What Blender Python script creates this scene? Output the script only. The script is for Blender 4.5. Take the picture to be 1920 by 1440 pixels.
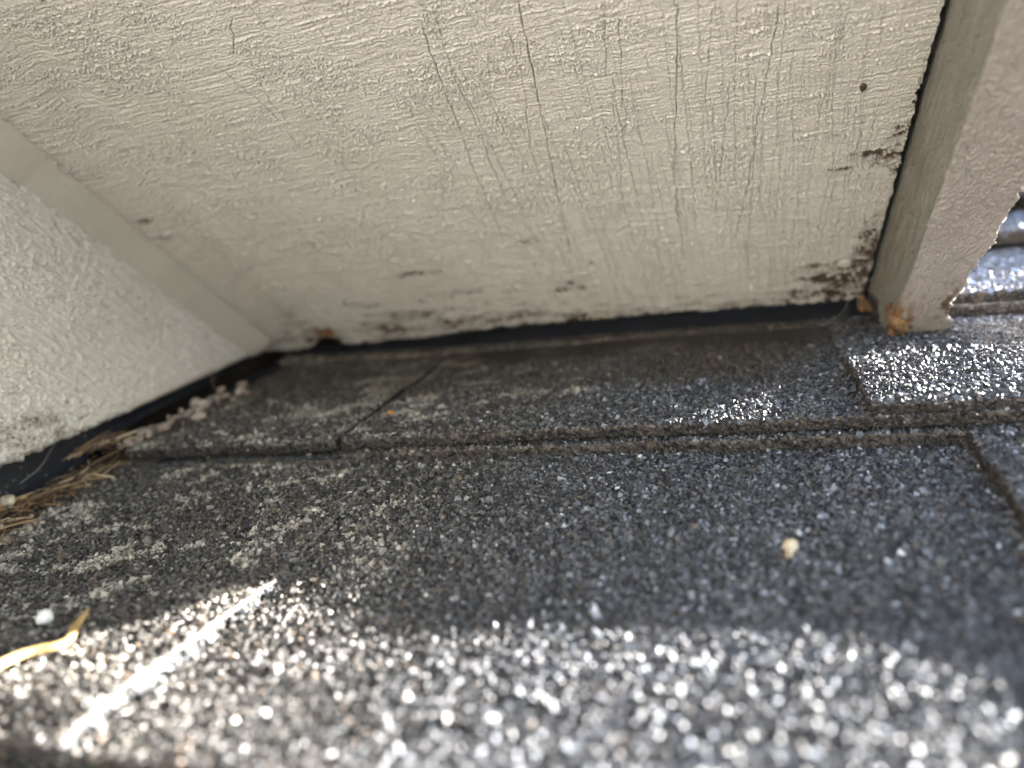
import bpy, math, random
import numpy as np
from mathutils import Matrix, Vector

# ------------------------------------------------------------------ frame
# Modelled in a "roof frame": X along the shingle courses, Y up the slope,
# Z normal to the lower roof, one unit = 10 cm; W() turns it into world metres.
U = 0.1
PITCH = math.radians(22.0)
RX = np.array(Matrix.Rotation(PITCH, 3, 'X'))

def W(p):
    return (np.asarray(p, dtype=float) * U) @ RX.T

scene = bpy.context.scene
for o in list(bpy.data.objects):
    bpy.data.objects.remove(o)
C = scene.collection

# ------------------------------------------------------------------ camera
cam_d = bpy.data.cameras.new('camera')
cam_o = bpy.data.objects.new('camera', cam_d)
C.objects.link(cam_o)
Rc = np.array([[0.95121826, 0.0701428, 0.30043937],
               [0.26052625, 0.33899801, -0.9039947],
               [-0.16525707, 0.93816861, 0.30418706]])
Mw = Matrix(RX @ Rc).to_4x4()
Mw.translation = Vector(W([0, 0, 1]))
cam_o.matrix_world = Mw
cam_d.sensor_width = 36.0
cam_d.lens = 27.0
cam_d.clip_start = 0.002
cam_d.clip_end = 2000.0
cam_d.dof.use_dof = True
cam_d.dof.focus_distance = 0.228
cam_d.dof.aperture_fstop = 27.0 / 4.5
cam_d.dof.aperture_blades = 0
scene.camera = cam_o

# ------------------------------------------------------------------ light
SUN_AZ, SUN_EL = math.radians(37.5), math.radians(4.4)      # in the roof frame
s_roof = np.array([math.cos(SUN_EL) * math.cos(SUN_AZ), math.cos(SUN_EL) * math.sin(SUN_AZ), math.sin(SUN_EL)])
s_w = Vector(RX @ s_roof)
sun_d = bpy.data.lights.new('sun', 'SUN')
sun_d.energy = 5.0
sun_d.angle = math.radians(0.5)
sun_d.color = (1.0, 0.975, 0.94)
sun_o = bpy.data.objects.new('sun', sun_d)
C.objects.link(sun_o)
sun_o.rotation_euler = (-s_w).to_track_quat('-Z', 'Y').to_euler()
sun_o.location = s_w * 5

world = bpy.data.worlds.new('World')
scene.world = world
world.use_nodes = True
nt = world.node_tree
bg = nt.nodes['Background']
sky = nt.nodes.new('ShaderNodeTexSky')
sky.sky_type = 'NISHITA'
sky.sun_disc = False
sky.sun_elevation = math.asin(s_w.z)
sky.sun_rotation = math.atan2(s_w.x, s_w.y)
sky.air_density = 1.0
sky.dust_density = 1.5
nt.links.new(sky.outputs[0], bg.inputs[0])
bg.inputs[1].default_value = 0.05
vs = scene.view_settings
vs.view_transform = 'Standard'
vs.look = 'None'
vs.gamma = 1.0
vs.use_curve_mapping = False
vs.exposure = 4.05
scene.cycles.use_denoising = True
scene.cycles.max_bounces = 8
scene.cycles.diffuse_bounces = 5
scene.cycles.sample_clamp_indirect = 6.0

# ------------------------------------------------------------------ noise
def fnoise(shape, l0, l1, seed, lo=None):
    """Smooth gaussian noise, periodic, unit deviation; l0, l1 = feature length in cells along the two axes."""
    r = np.random.default_rng(seed)
    k0 = np.fft.fftfreq(shape[0])[:, None]
    k1 = np.fft.rfftfreq(shape[1])[None, :]
    q = (k0 * l0) ** 2 + (k1 * l1) ** 2
    flt = np.exp(-q * 2.0)
    if lo:
        flt = flt * (1 - np.exp(-q * 2.0 * lo * lo))
    n = np.fft.irfft2(np.fft.rfft2(r.standard_normal(shape)) * flt, s=shape)
    return n / (n.std() + 1e-12)

class Field:
    """Periodic noise over a square of the given period, read anywhere."""
    def __init__(self, period, n, lu, lv, seed):
        self.p, self.n = period, n
        self.a = fnoise((n, n), lu / period * n, lv / period * n, seed)
    def __call__(self, u, v):
        u = np.asarray(u) / self.p * self.n
        v = np.asarray(v) / self.p * self.n
        i, j = np.floor(u).astype(int), np.floor(v).astype(int)
        fu, fv = u - i, v - j
        i0, j0, i1, j1 = i % self.n, j % self.n, (i + 1) % self.n, (j + 1) % self.n
        a = self.a
        return (a[i0, j0] * (1 - fu) * (1 - fv) + a[i1, j0] * fu * (1 - fv) + a[i0, j1] * (1 - fu) * fv + a[i1, j1] * fu * fv)

def sstep(a, b, x):
    t = np.clip((np.asarray(x, dtype=float) - a) / (b - a), 0, 1)
    return t * t * (3 - 2 * t)

def blur2(a, r0, r1):
    k0 = np.fft.fftfreq(a.shape[0])[:, None]; k1 = np.fft.rfftfreq(a.shape[1])[None, :]
    return np.fft.irfft2(np.fft.rfft2(a) * np.exp(-2 * np.pi ** 2 * ((k0 * r0) ** 2 + (k1 * r1) ** 2)), s=a.shape)

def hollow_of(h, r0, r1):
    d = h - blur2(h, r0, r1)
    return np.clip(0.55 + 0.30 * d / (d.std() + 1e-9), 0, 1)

# ------------------------------------------------------------------ object helpers
def tag(o, label, cat, group=None, kind=None):
    if label: o['label'] = label
    if cat: o['category'] = cat
    if group: o['group'] = group
    if kind: o['kind'] = kind
    return o

def empty(name, base, label, cat, group=None):
    o = bpy.data.objects.new(name, None)
    o.empty_display_size = 0.01
    C.objects.link(o)
    o.location = Vector(W(base))
    return tag(o, label, cat, group)

def build(name, verts, faces, mat, parent=None, base=None, attrs=None, colors=None, smooth=False):
    """verts in the roof frame. faces: (n,k) array of equal-sized faces, or a list of such arrays."""
    w = W(verts)
    if parent is not None:
        org = np.array(parent['org']) if 'org' in parent else np.array(parent.location)
        loc = np.zeros(3)
    else:
        loc = W(base) if base is not None else w.mean(axis=0)
        org = loc
    me = bpy.data.meshes.new(name)
    fl = faces if isinstance(faces, list) else [faces]
    fl = [np.asarray(f, dtype=np.int32) for f in fl if len(f)]
    nl = sum(f.size for f in fl)
    npoly = sum(len(f) for f in fl)
    me.vertices.add(len(w))
    me.vertices.foreach_set('co', (w - org).astype(np.float32).ravel())
    me.loops.add(nl)
    me.loops.foreach_set('vertex_index', np.concatenate([f.ravel() for f in fl]))
    me.polygons.add(npoly)
    tot = np.concatenate([np.full(len(f), f.shape[1], dtype=np.int32) for f in fl])
    st = np.concatenate([[0], np.cumsum(tot)[:-1]]).astype(np.int32)
    me.polygons.foreach_set('loop_start', st)
    me.polygons.foreach_set('loop_total', tot)
    me.polygons.foreach_set('use_smooth', np.full(npoly, smooth))
    for k, v in (attrs or {}).items():
        at = me.attributes.new(k, 'FLOAT', 'POINT')
        at.data.foreach_set('value', np.asarray(v, dtype=np.float32).ravel())
    for k, v in (colors or {}).items():
        at = me.attributes.new(k, 'FLOAT_COLOR', 'POINT')
        v = np.concatenate([v, np.ones((len(v), 1))], axis=1)
        at.data.foreach_set('color', v.astype(np.float32).ravel())
    me.update(calc_edges=True)
    me.validate()
    me.materials.append(mat)
    o = bpy.data.objects.new(name, me)
    C.objects.link(o)
    o.location = Vector(loc)
    if parent is not None:
        o.parent = parent
        o['org'] = [float(x) for x in org]
    else:
        o['org'] = [float(x) for x in org]
    return o

def grid_faces(n0, n1, off=0, flip=False):
    i = np.arange(n0 - 1)[:, None] * n1 + np.arange(n1 - 1)[None, :]
    i = i.ravel() + off
    f = np.stack([i, i + n1, i + n1 + 1, i + 1], axis=1)
    return f[:, ::-1] if flip else f

def box(x0, x1, y0, y1, z0, z1):
    v = np.array([[x, y, z] for x in (x0, x1) for y in (y0, y1) for z in (z0, z1)], dtype=float)
    f = np.array([[0, 1, 3, 2], [4, 6, 7, 5], [0, 4, 5, 1], [2, 3, 7, 6], [0, 2, 6, 4], [1, 5, 7, 3]])
    return v, f

def tube(pts, rad, k=6, flat=1.0):
    pts = np.asarray(pts, dtype=float)
    n = len(pts)
    rad = np.broadcast_to(rad, n)
    t = np.gradient(pts, axis=0)
    t /= np.linalg.norm(t, axis=1)[:, None] + 1e-9
    up = np.array([0.05, 0.03, 1.0])
    a = np.cross(t, up); a /= np.linalg.norm(a, axis=1)[:, None] + 1e-9
    b = np.cross(a, t)
    th = np.arange(k) / k * 2 * np.pi
    v = pts[:, None, :] + rad[:, None, None] * (np.cos(th)[None, :, None] * a[:, None, :] + flat * np.sin(th)[None, :, None] * b[:, None, :])
    v = v.reshape(-1, 3)
    i = np.arange(n - 1)[:, None] * k
    j = np.arange(k)[None, :]
    f = np.stack([i + j, i + (j + 1) % k, i + k + (j + 1) % k, i + k + j], axis=2).reshape(-1, 4)
    c0, c1 = len(v), len(v) + 1
    v = np.concatenate([v, pts[:1], pts[-1:]])
    jj = np.arange(k)
    t0 = np.stack([np.full(k, c0), (jj + 1) % k, jj], axis=1)
    e = (n - 1) * k
    t1 = np.stack([np.full(k, c1), e + jj, e + (jj + 1) % k], axis=1)
    return v, [f, np.concatenate([t0, t1])]

def smooth_path(pts, n):
    pts = np.asarray(pts, dtype=float)
    P = np.concatenate([2 * pts[:1] - pts[1:2], pts, 2 * pts[-1:] - pts[-2:-1]])
    out = []
    m = len(pts) - 1
    for s in np.linspace(0, m - 1e-6, n):
        i = int(s); t = s - i
        p0, p1, p2, p3 = P[i], P[i + 1], P[i + 2], P[i + 3]
        out.append(0.5 * (2 * p1 + (p2 - p0) * t + (2 * p0 - 5 * p1 + 4 * p2 - p3) * t * t + (3 * p1 - p0 - 3 * p2 + p3) * t ** 3))
    return np.array(out)

def join(parts):
    vs_, fs, off = [], {}, 0
    for v, f in parts:
        for a in (f if isinstance(f, list) else [f]):
            fs.setdefault(a.shape[1], []).append(np.asarray(a) + off)
        vs_.append(v); off += len(v)
    return np.concatenate(vs_), [np.concatenate(x) for x in fs.values()]

_ICO = None
def ico(sub=2):
    import bmesh
    bm = bmesh.new()
    bmesh.ops.create_icosphere(bm, subdivisions=sub, radius=1.0)
    bm.verts.ensure_lookup_table()
    v = np.array([x.co[:] for x in bm.verts]); f = np.array([[q.index for q in p.verts] for p in bm.faces])
    bm.free()
    return v, f

def rock(c, r, seed, sub=2, amp=0.22, squash=(1, 1, 1)):
    g = np.random.default_rng(seed)
    v, f = ico(sub)
    d = np.zeros(len(v))
    for k in range(7):
        w = g.standard_normal(3) * (1.2 + 0.35 * k)
        d += np.sin(v @ w + g.uniform(0, 6.28)) / (1.3 + 0.5 * k)
    v = v * (1 + amp * d)[:, None] * np.asarray(squash)
    Q = np.array(Matrix.Rotation(g.uniform(0, 6.28), 3, 'Z') @ Matrix.Rotation(g.uniform(-.5, .5), 3, 'X'))
    return v @ Q.T * r + np.asarray(c), f

# ------------------------------------------------------------------ materials
def new_mat(name):
    m = bpy.data.materials.new(name)
    m.use_nodes = True
    t = m.node_tree
    b = t.nodes['Principled BSDF']
    return m, t, b

def N(t, typ, **kw):
    n = t.nodes.new(typ)
    for k, v in kw.items():
        setattr(n, k, v)
    return n

def noise_node(t, scale, detail=4, rough=0.6, vec=None, stretch=None):
    n = N(t, 'ShaderNodeTexNoise')
    n.inputs['Scale'].default_value = scale
    n.inputs['Detail'].default_value = detail
    n.inputs['Roughness'].default_value = rough
    if vec is None:
        tc = N(t, 'ShaderNodeTexCoord'); vec = tc.outputs['Object']
    if stretch:
        mp = N(t, 'ShaderNodeMapping'); mp.inputs['Scale'].default_value = stretch
        t.links.new(vec, mp.inputs[0]); vec = mp.outputs[0]
    t.links.new(vec, n.inputs['Vector'])
    return n

def ramp(t, fac, stops):
    r = N(t, 'ShaderNodeValToRGB')
    els = r.color_ramp.elements
    while len(els) < len(stops): els.new(0.5)
    for e, (p, c) in zip(els, stops):
        e.position = p; e.color = (*c, 1) if len(c) == 3 else c
    t.links.new(fac, r.inputs[0])
    return r

def mix(t, fac, a, b, mode='MIX'):
    m = N(t, 'ShaderNodeMix', data_type='RGBA', blend_type=mode)
    for sock, val in ((m.inputs[0], fac), (m.inputs[6], a), (m.inputs[7], b)):
        if isinstance(val, bpy.types.NodeSocket): t.links.new(val, sock)
        elif isinstance(val, (int, float)): sock.default_value = val
        else: sock.default_value = (*val, 1)
    return m.outputs[2]

def attr(t, name, out='Fac'):
    a = N(t, 'ShaderNodeAttribute'); a.attribute_name = name
    return a.outputs[out]

def bump(t, b, height, strength, dist, prev=None):
    n = N(t, 'ShaderNodeBump')
    n.inputs['Strength'].default_value = strength
    n.inputs['Distance'].default_value = dist
    t.links.new(height, n.inputs['Height'])
    if prev is not None: t.links.new(prev, n.inputs['Normal'])
    t.links.new(n.outputs[0], b.inputs['Normal'])
    return n.outputs[0]

def paint_mat(name, base, base2, rough=0.45, fine=3600, bstr=0.3, stretch=None, lines=False):
    """Weathered paint; attributes crack, rot (bare stained wood), grime steer what shows."""
    m, t, b = new_mat(name)
    big = noise_node(t, 38, 4)
    col = mix(t, ramp(t, big.outputs[0], [(0.35, (0, 0, 0)), (0.65, (1, 1, 1))]).outputs[0], base, base2)
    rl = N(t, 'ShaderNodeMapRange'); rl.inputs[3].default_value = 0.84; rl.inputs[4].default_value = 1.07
    t.links.new(attr(t, 'hollow'), rl.inputs[0])  # dirt in hollows plus relief shade put into colour: recesses darker, tops lighter
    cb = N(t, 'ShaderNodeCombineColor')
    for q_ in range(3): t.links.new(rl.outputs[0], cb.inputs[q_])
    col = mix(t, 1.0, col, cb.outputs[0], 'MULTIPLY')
    spk = noise_node(t, 1900, 2, 0.5)
    sp = ramp(t, spk.outputs[0], [(0.66, (0, 0, 0)), (0.74, (1, 1, 1))])
    gr = N(t, 'ShaderNodeMath', operation='MULTIPLY')
    t.links.new(sp.outputs[0], gr.inputs[0]); t.links.new(attr(t, 'grime'), gr.inputs[1])
    col = mix(t, attr(t, 'grime'), col, tuple(x * 0.62 for x in base))
    col = mix(t, gr.outputs[0], col, (0.035, 0.03, 0.024))
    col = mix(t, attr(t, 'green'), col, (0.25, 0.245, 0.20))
    wn = noise_node(t, 420, 5, 0.7)
    wood = ramp(t, wn.outputs[0], [(0.3, (0.030, 0.020, 0.015)), (0.5, (0.11, 0.072, 0.053)), (0.72, (0.27, 0.20, 0.155))])
    col = mix(t, attr(t, 'rot'), col, wood.outputs[0])
    col = mix(t, attr(t, 'rust'), col, (0.26, 0.115, 0.035))
    col = mix(t, attr(t, 'crack'), col, (0.02, 0.016, 0.012))
    t.links.new(col, b.inputs['Base Color'])
    rr = ramp(t, noise_node(t, 300, 3).outputs[0], [(0.3, (rough - .12,) * 3), (0.7, (rough + .15,) * 3)])
    t.links.new(rr.outputs[0], b.inputs['Roughness'])
    b.inputs['Specular IOR Level'].default_value = 0.45
    fn = noise_node(t, fine, 4, 0.65, stretch=stretch)
    nb_ = bump(t, b, fn.outputs[0], bstr, 0.0003)
    if lines:
        ln = noise_node(t, 4200, 3, 0.6, stretch=(0.16, 1, 1))
        bump(t, b, ln.outputs[0], 0.55, 0.0003, nb_)
    return m

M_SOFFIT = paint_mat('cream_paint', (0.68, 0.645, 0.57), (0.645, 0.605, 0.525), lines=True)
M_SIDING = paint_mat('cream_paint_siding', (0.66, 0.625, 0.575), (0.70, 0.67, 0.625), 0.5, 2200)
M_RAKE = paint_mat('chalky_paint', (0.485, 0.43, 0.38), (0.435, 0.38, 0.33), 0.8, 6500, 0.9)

def caulk_mat():
    m, t, b = new_mat('caulk')
    n = noise_node(t, 60, 3)
    col = mix(t, n.outputs[0], (0.46, 0.43, 0.37), (0.51, 0.48, 0.415))
    s = noise_node(t, 1500, 2, 0.4)
    col = mix(t, ramp(t, s.outputs[0], [(0.70, (0, 0, 0)), (0.76, (1, 1, 1))]).outputs[0], col, (0.12, 0.09, 0.06))
    t.links.new(col, b.inputs['Base Color'])
    b.inputs['Roughness'].default_value = 0.5
    bump(t, b, noise_node(t, 900, 4).outputs[0], 0.12, 0.0003)
    return m

def shingle_mat():
    m, t, b = new_mat('asphalt_shingle')
    vo = N(t, 'ShaderNodeTexVoronoi'); vo.inputs['Scale'].default_value = 820
    tc = N(t, 'ShaderNodeTexCoord'); t.links.new(tc.outputs['Object'], vo.inputs['Vector'])
    sep = N(t, 'ShaderNodeSeparateColor'); t.links.new(vo.outputs['Color'], sep.inputs[0])
    cr = ramp(t, sep.outputs[0], [(0.0, (0.018, 0.018, 0.018)), (0.45, (0.05, 0.05, 0.052)), (0.75, (0.1, 0.105, 0.115)), (1.0, (0.24, 0.24, 0.24))])
    col = mix(t, attr(t, 'speckle'), attr(t, 'col', 'Color'), cr.outputs[0])
    t.links.new(col, b.inputs['Base Color'])
    b.inputs['Roughness'].default_value = 0.7
    b1 = bump(t, b, vo.outputs['Distance'], 0.8, 0.0012)
    bump(t, b, noise_node(t, 1500, 4).outputs[0], 0.5, 0.0006, b1)
    return m

def granule_mat():
    m, t, b = new_mat('ceramic_granules')
    t.links.new(attr(t, 'col', 'Color'), b.inputs['Base Color'])
    b.inputs['Roughness'].default_value = 0.55
    b.inputs['Specular IOR Level'].default_value = 0.45
    bump(t, b, noise_node(t, 3500, 2).outputs[0], 0.25, 0.0002)
    return m

def plain(name, c1, c2, rough=0.6, scale=200, metal=0.0, bs=0.3, bscale=900, dist=0.0005):
    m, t, b = new_mat(name)
    n = noise_node(t, scale, 4)
    col = mix(t, ramp(t, n.outputs[0], [(0.35, (0, 0, 0)), (0.65, (1, 1, 1))]).outputs[0], c1, c2)
    t.links.new(col, b.inputs['Base Color'])
    b.inputs['Roughness'].default_value = rough
    b.inputs['Metallic'].default_value = metal
    bump(t, b, noise_node(t, bscale, 4).outputs[0], bs, dist)
    return m

M_CAULK = caulk_mat()
M_SHINGLE = shingle_mat()
M_GRANULE = granule_mat()
M_DECK = plain('weathered_felt', (0.05, 0.05, 0.052), (0.09, 0.09, 0.095), 0.85, 30)
M_RIM = plain('bare_mat', (0.07, 0.062, 0.052), (0.27, 0.24, 0.20), 0.9, 900, 0, 0.8, 1500)
M_LIGHT_BLOCK = plain('dark_light_block', (0.012, 0.010, 0.008), (0.03, 0.022, 0.016), 0.9, 150)
M_BOUNCE_GROUND = plain('pale_bounce_ground', (0.275, 0.245, 0.215), (0.34, 0.305, 0.265), 0.9, 1.3, 0, 0.4, 20, 0.05)  # unseen ground, made pale to throw light onto the soffit
M_STRAW = plain('dry_straw', (0.36, 0.23, 0.08), (0.50, 0.36, 0.16), 0.5, 300)
M_DEADGRASS = plain('dead_grass', (0.10, 0.062, 0.03), (0.28, 0.19, 0.11), 0.7, 250)
M_GRIT = plain('pale_grit', (0.40, 0.27, 0.22), (0.62, 0.47, 0.40), 0.7, 260, 0, 0.5, 1200)
_t = M_GRIT.node_tree; _oi = N(_t, 'ShaderNodeObjectInfo'); _b = _t.nodes['Principled BSDF']
_c = mix(_t, _oi.outputs['Random'], (0.09, 0.065, 0.05), (0.62, 0.52, 0.45)); _n = noise_node(_t, 500, 3)
_t.links.new(mix(_t, _n.outputs[0], _c, (0.27, 0.20, 0.155)), _b.inputs['Base Color'])
M_WHITE = plain('white_grit', (0.62, 0.62, 0.6), (0.8, 0.8, 0.78), 0.6, 300)
M_SEED = plain('seed_shell', (0.33, 0.25, 0.15), (0.62, 0.56, 0.44), 0.6, 420)
M_AMBER = plain('amber_wood', (0.42, 0.19, 0.05), (0.60, 0.32, 0.11), 0.7, 260, 0, 0.8, 500)
M_BARE = plain('orange_bare_wood', (0.075, 0.042, 0.02), (0.28, 0.155, 0.065), 0.8, 300, 0, 0.9, 700, 0.001)
M_MOSS = plain('moss', (0.03, 0.021, 0.012), (0.10, 0.066, 0.035), 0.9, 300)
M_GMOSS = plain('green_moss', (0.025, 0.035, 0.018), (0.06, 0.08, 0.035), 0.9, 300)
M_NAIL = plain('painted_nail', (0.60, 0.55, 0.46), (0.52, 0.47, 0.39), 0.5, 200)
M_HUSK = plain('dark_husk', (0.03, 0.016, 0.011), (0.07, 0.038, 0.026), 0.6, 400)
M_THREAD = plain('pale_thread', (0.55, 0.52, 0.45), (0.7, 0.68, 0.6), 0.4, 100)

M_GRASSMAT, _t, _b = new_mat('dead_grass_mat'); _t.links.new(attr(_t, 'col', 'Color'), _b.inputs['Base Color']); _b.inputs['Roughness'].default_value = 0.6

def flashing_mat():
    m, t, b = new_mat('navy_flashing')
    n = noise_node(t, 45, 4)
    col = mix(t, n.outputs[0], (0.006, 0.008, 0.014), (0.014, 0.018, 0.028))
    s = noise_node(t, 700, 2, 0.4)
    col = mix(t, ramp(t, s.outputs[0], [(0.69, (0, 0, 0)), (0.75, (1, 1, 1))]).outputs[0], col, (0.20, 0.20, 0.19))
    t.links.new(col, b.inputs['Base Color'])
    b.inputs['Roughness'].default_value = 0.45
    bump(t, b, noise_node(t, 250, 4).outputs[0], 0.3, 0.0006)
    return m
M_FLASH = flashing_mat()

# ------------------------------------------------------------------ setting: unseen ground paled to bounce light up, roof deck
lv, lf = box(-1, 1, -1, 1, -1, 0)
me = bpy.data.meshes.new('ground')
me.from_pydata([(-600, -600, -3.0), (600, -600, -3.0), (600, 600, -3.0), (-600, 600, -3.0)], [], [(0, 1, 2, 3)])
me.materials.append(M_BOUNCE_GROUND)
ground = bpy.data.objects.new('ground', me); C.objects.link(ground); ground['kind'] = 'structure'

v, f = box(-2.75, 14.0, -9.0, 5.25, -0.35, -0.03)
o = build('roof_deck', v, f, M_DECK, base=(0, 0, -0.3)); o['kind'] = 'structure'

# ------------------------------------------------------------------ shingles
F_WAVE = Field(8.0, 512, 1.0, 1.0, 3)
F_WEAR = Field(8.0, 1024, 0.145, 0.115, 11)
F_WEAR2 = Field(8.0, 1024, 0.05, 0.03, 12)
F_DIRT = Field(8.0, 1024, 0.35, 0.25, 13)
CS, SN = math.cos(math.radians(28)), math.sin(math.radians(28))

def wear(x, y):
    """Worn-off patches where the pale mat shows, crowding the corner by the flashing."""
    u, w = x * CS + y * SN, -x * SN + y * CS
    n = F_WEAR(u, w) + 0.55 * F_WEAR2(u, w)
    region = sstep(-0.75, -1.5, x) + 0.5 * sstep(0.1, -0.8, x) * sstep(2.1, 2.6, y)
    region = np.maximum(region, 0.45 * np.exp(-((x + 1.03) ** 2 / 0.03 + (y - 1.75) ** 2 / 0.02)))
    region = region * (1 - 0.6 * sstep(1.5, 1.2, y))
    m = sstep(0.85, 2.1, n + 0.9 * (region - 0.45)) * np.clip(region * 1.6, 0, 1)
    r = np.hypot((x + 0.93) * 0.9, y - 1.76); th = np.arctan2(y - 1.76, x + 0.93)
    ring = np.exp(-((r - 0.15) / 0.035) ** 2) * sstep(-0.2, 0.5, np.cos(th - 3.3)) * (0.6 + 0.3 * F_WEAR2(x, y))
    return np.clip(np.maximum(m, 0.9 * ring), 0, 1)

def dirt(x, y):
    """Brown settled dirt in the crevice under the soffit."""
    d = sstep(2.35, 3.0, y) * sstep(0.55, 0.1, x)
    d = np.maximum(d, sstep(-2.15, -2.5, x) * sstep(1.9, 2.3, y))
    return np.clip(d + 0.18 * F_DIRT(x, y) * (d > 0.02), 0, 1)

BLACK, GREY = np.array([0.022, 0.021, 0.021]), np.array([0.060, 0.061, 0.063])
def granule_colors(x, y, rng):
    n = len(x)
    k = rng.random(n)
    pal = np.array([[0.020, 0.019, 0.018], [0.041, 0.038, 0.036], [0.070, 0.067, 0.064], [0.112, 0.111, 0.112], [0.085, 0.066, 0.052], [0.21, 0.21, 0.21], [0.45, 0.44, 0.42]])
    edges = np.array([0.24, 0.50, 0.73, 0.88, 0.955, 0.996, 1.01])
    col = pal[np.searchsorted(edges, k)] * rng.uniform(0.75, 1.3, n)[:, None]
    col = col * 1.22
    blue = (0.10 + 0.9 * sstep(-1.1, 0.0, x))[:, None]  # right side bluer: sky-lit shade put into the grain colour
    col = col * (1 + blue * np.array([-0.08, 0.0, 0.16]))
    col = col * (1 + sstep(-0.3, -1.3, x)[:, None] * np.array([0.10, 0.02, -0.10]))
    col = col * (1 + (sstep(3.0, 3.3, y) * sstep(0.55, 0.75, x))[:, None] * np.array([-0.28, -0.04, 0.42]))  # blue sky shade behind the trim board, painted into the grains
    w = wear(x, y)
    pale = np.array([0.40, 0.36, 0.30]) * rng.uniform(0.35, 1.2, n)[:, None]
    take = rng.random(n) < w * 0.95
    col = np.where(take[:, None], pale, col)
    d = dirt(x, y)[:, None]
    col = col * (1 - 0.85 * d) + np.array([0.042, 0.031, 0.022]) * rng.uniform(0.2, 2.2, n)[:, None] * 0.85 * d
    return col

_CUBE = np.array([[x, y, z] for x in (-1, 1) for y in (-1, 1) for z in (-1, 1)], dtype=float)
_CF = np.array([[0, 1, 3, 2], [4, 6, 7, 5], [0, 4, 5, 1], [2, 3, 7, 6], [0, 2, 6, 4], [1, 5, 7, 3]])
_CT = np.concatenate([_CF[:, [0, 1, 2]], _CF[:, [0, 2, 3]]])

def granule_mesh(cx, cy, cz, rad, cols, rng):
    n = len(cx)
    v = np.broadcast_to(_CUBE * 0.72, (n, 8, 3)).copy()
    v += rng.uniform(-0.42, 0.42, v.shape)
    v *= np.stack([rng.uniform(0.75, 1.3, n), rng.uniform(0.75, 1.3, n), rng.uniform(0.5, 0.95, n)], axis=1)[:, None, :]
    # random rotation from quaternions
    q = rng.standard_normal((n, 4)); q[:, 0] += 0.6; q /= np.linalg.norm(q, axis=1)[:, None]
    w, x, y, z = q.T
    Rm = np.stack([np.stack([1 - 2 * (y * y + z * z), 2 * (x * y - z * w), 2 * (x * z + y * w)], 1),
                   np.stack([2 * (x * y + z * w), 1 - 2 * (x * x + z * z), 2 * (y * z - x * w)], 1),
                   np.stack([2 * (x * z - y * w), 2 * (y * z + x * w), 1 - 2 * (x * x + y * y)], 1)], 1)
    v = np.einsum('nij,nkj->nki', Rm, v) * rad[:, None, None]
    v += np.stack([cx, cy, cz], axis=1)[:, None, :]
    f = (_CT[None] + (np.arange(n) * 8)[:, None, None]).reshape(-1, 3)
    return v.reshape(-1, 3), f, np.repeat(cols, 8, axis=0)

def edge_noise(n, amp, seed):
    r = np.random.default_rng(seed).standard_normal(n + 8)
    a = np.convolve(r, np.ones(3) / 3, 'same')[4:n + 4]
    b = np.convolve(r, np.ones(9) / 9, 'same')[4:n + 4]
    return amp * (a + 1.5 * b)

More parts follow.
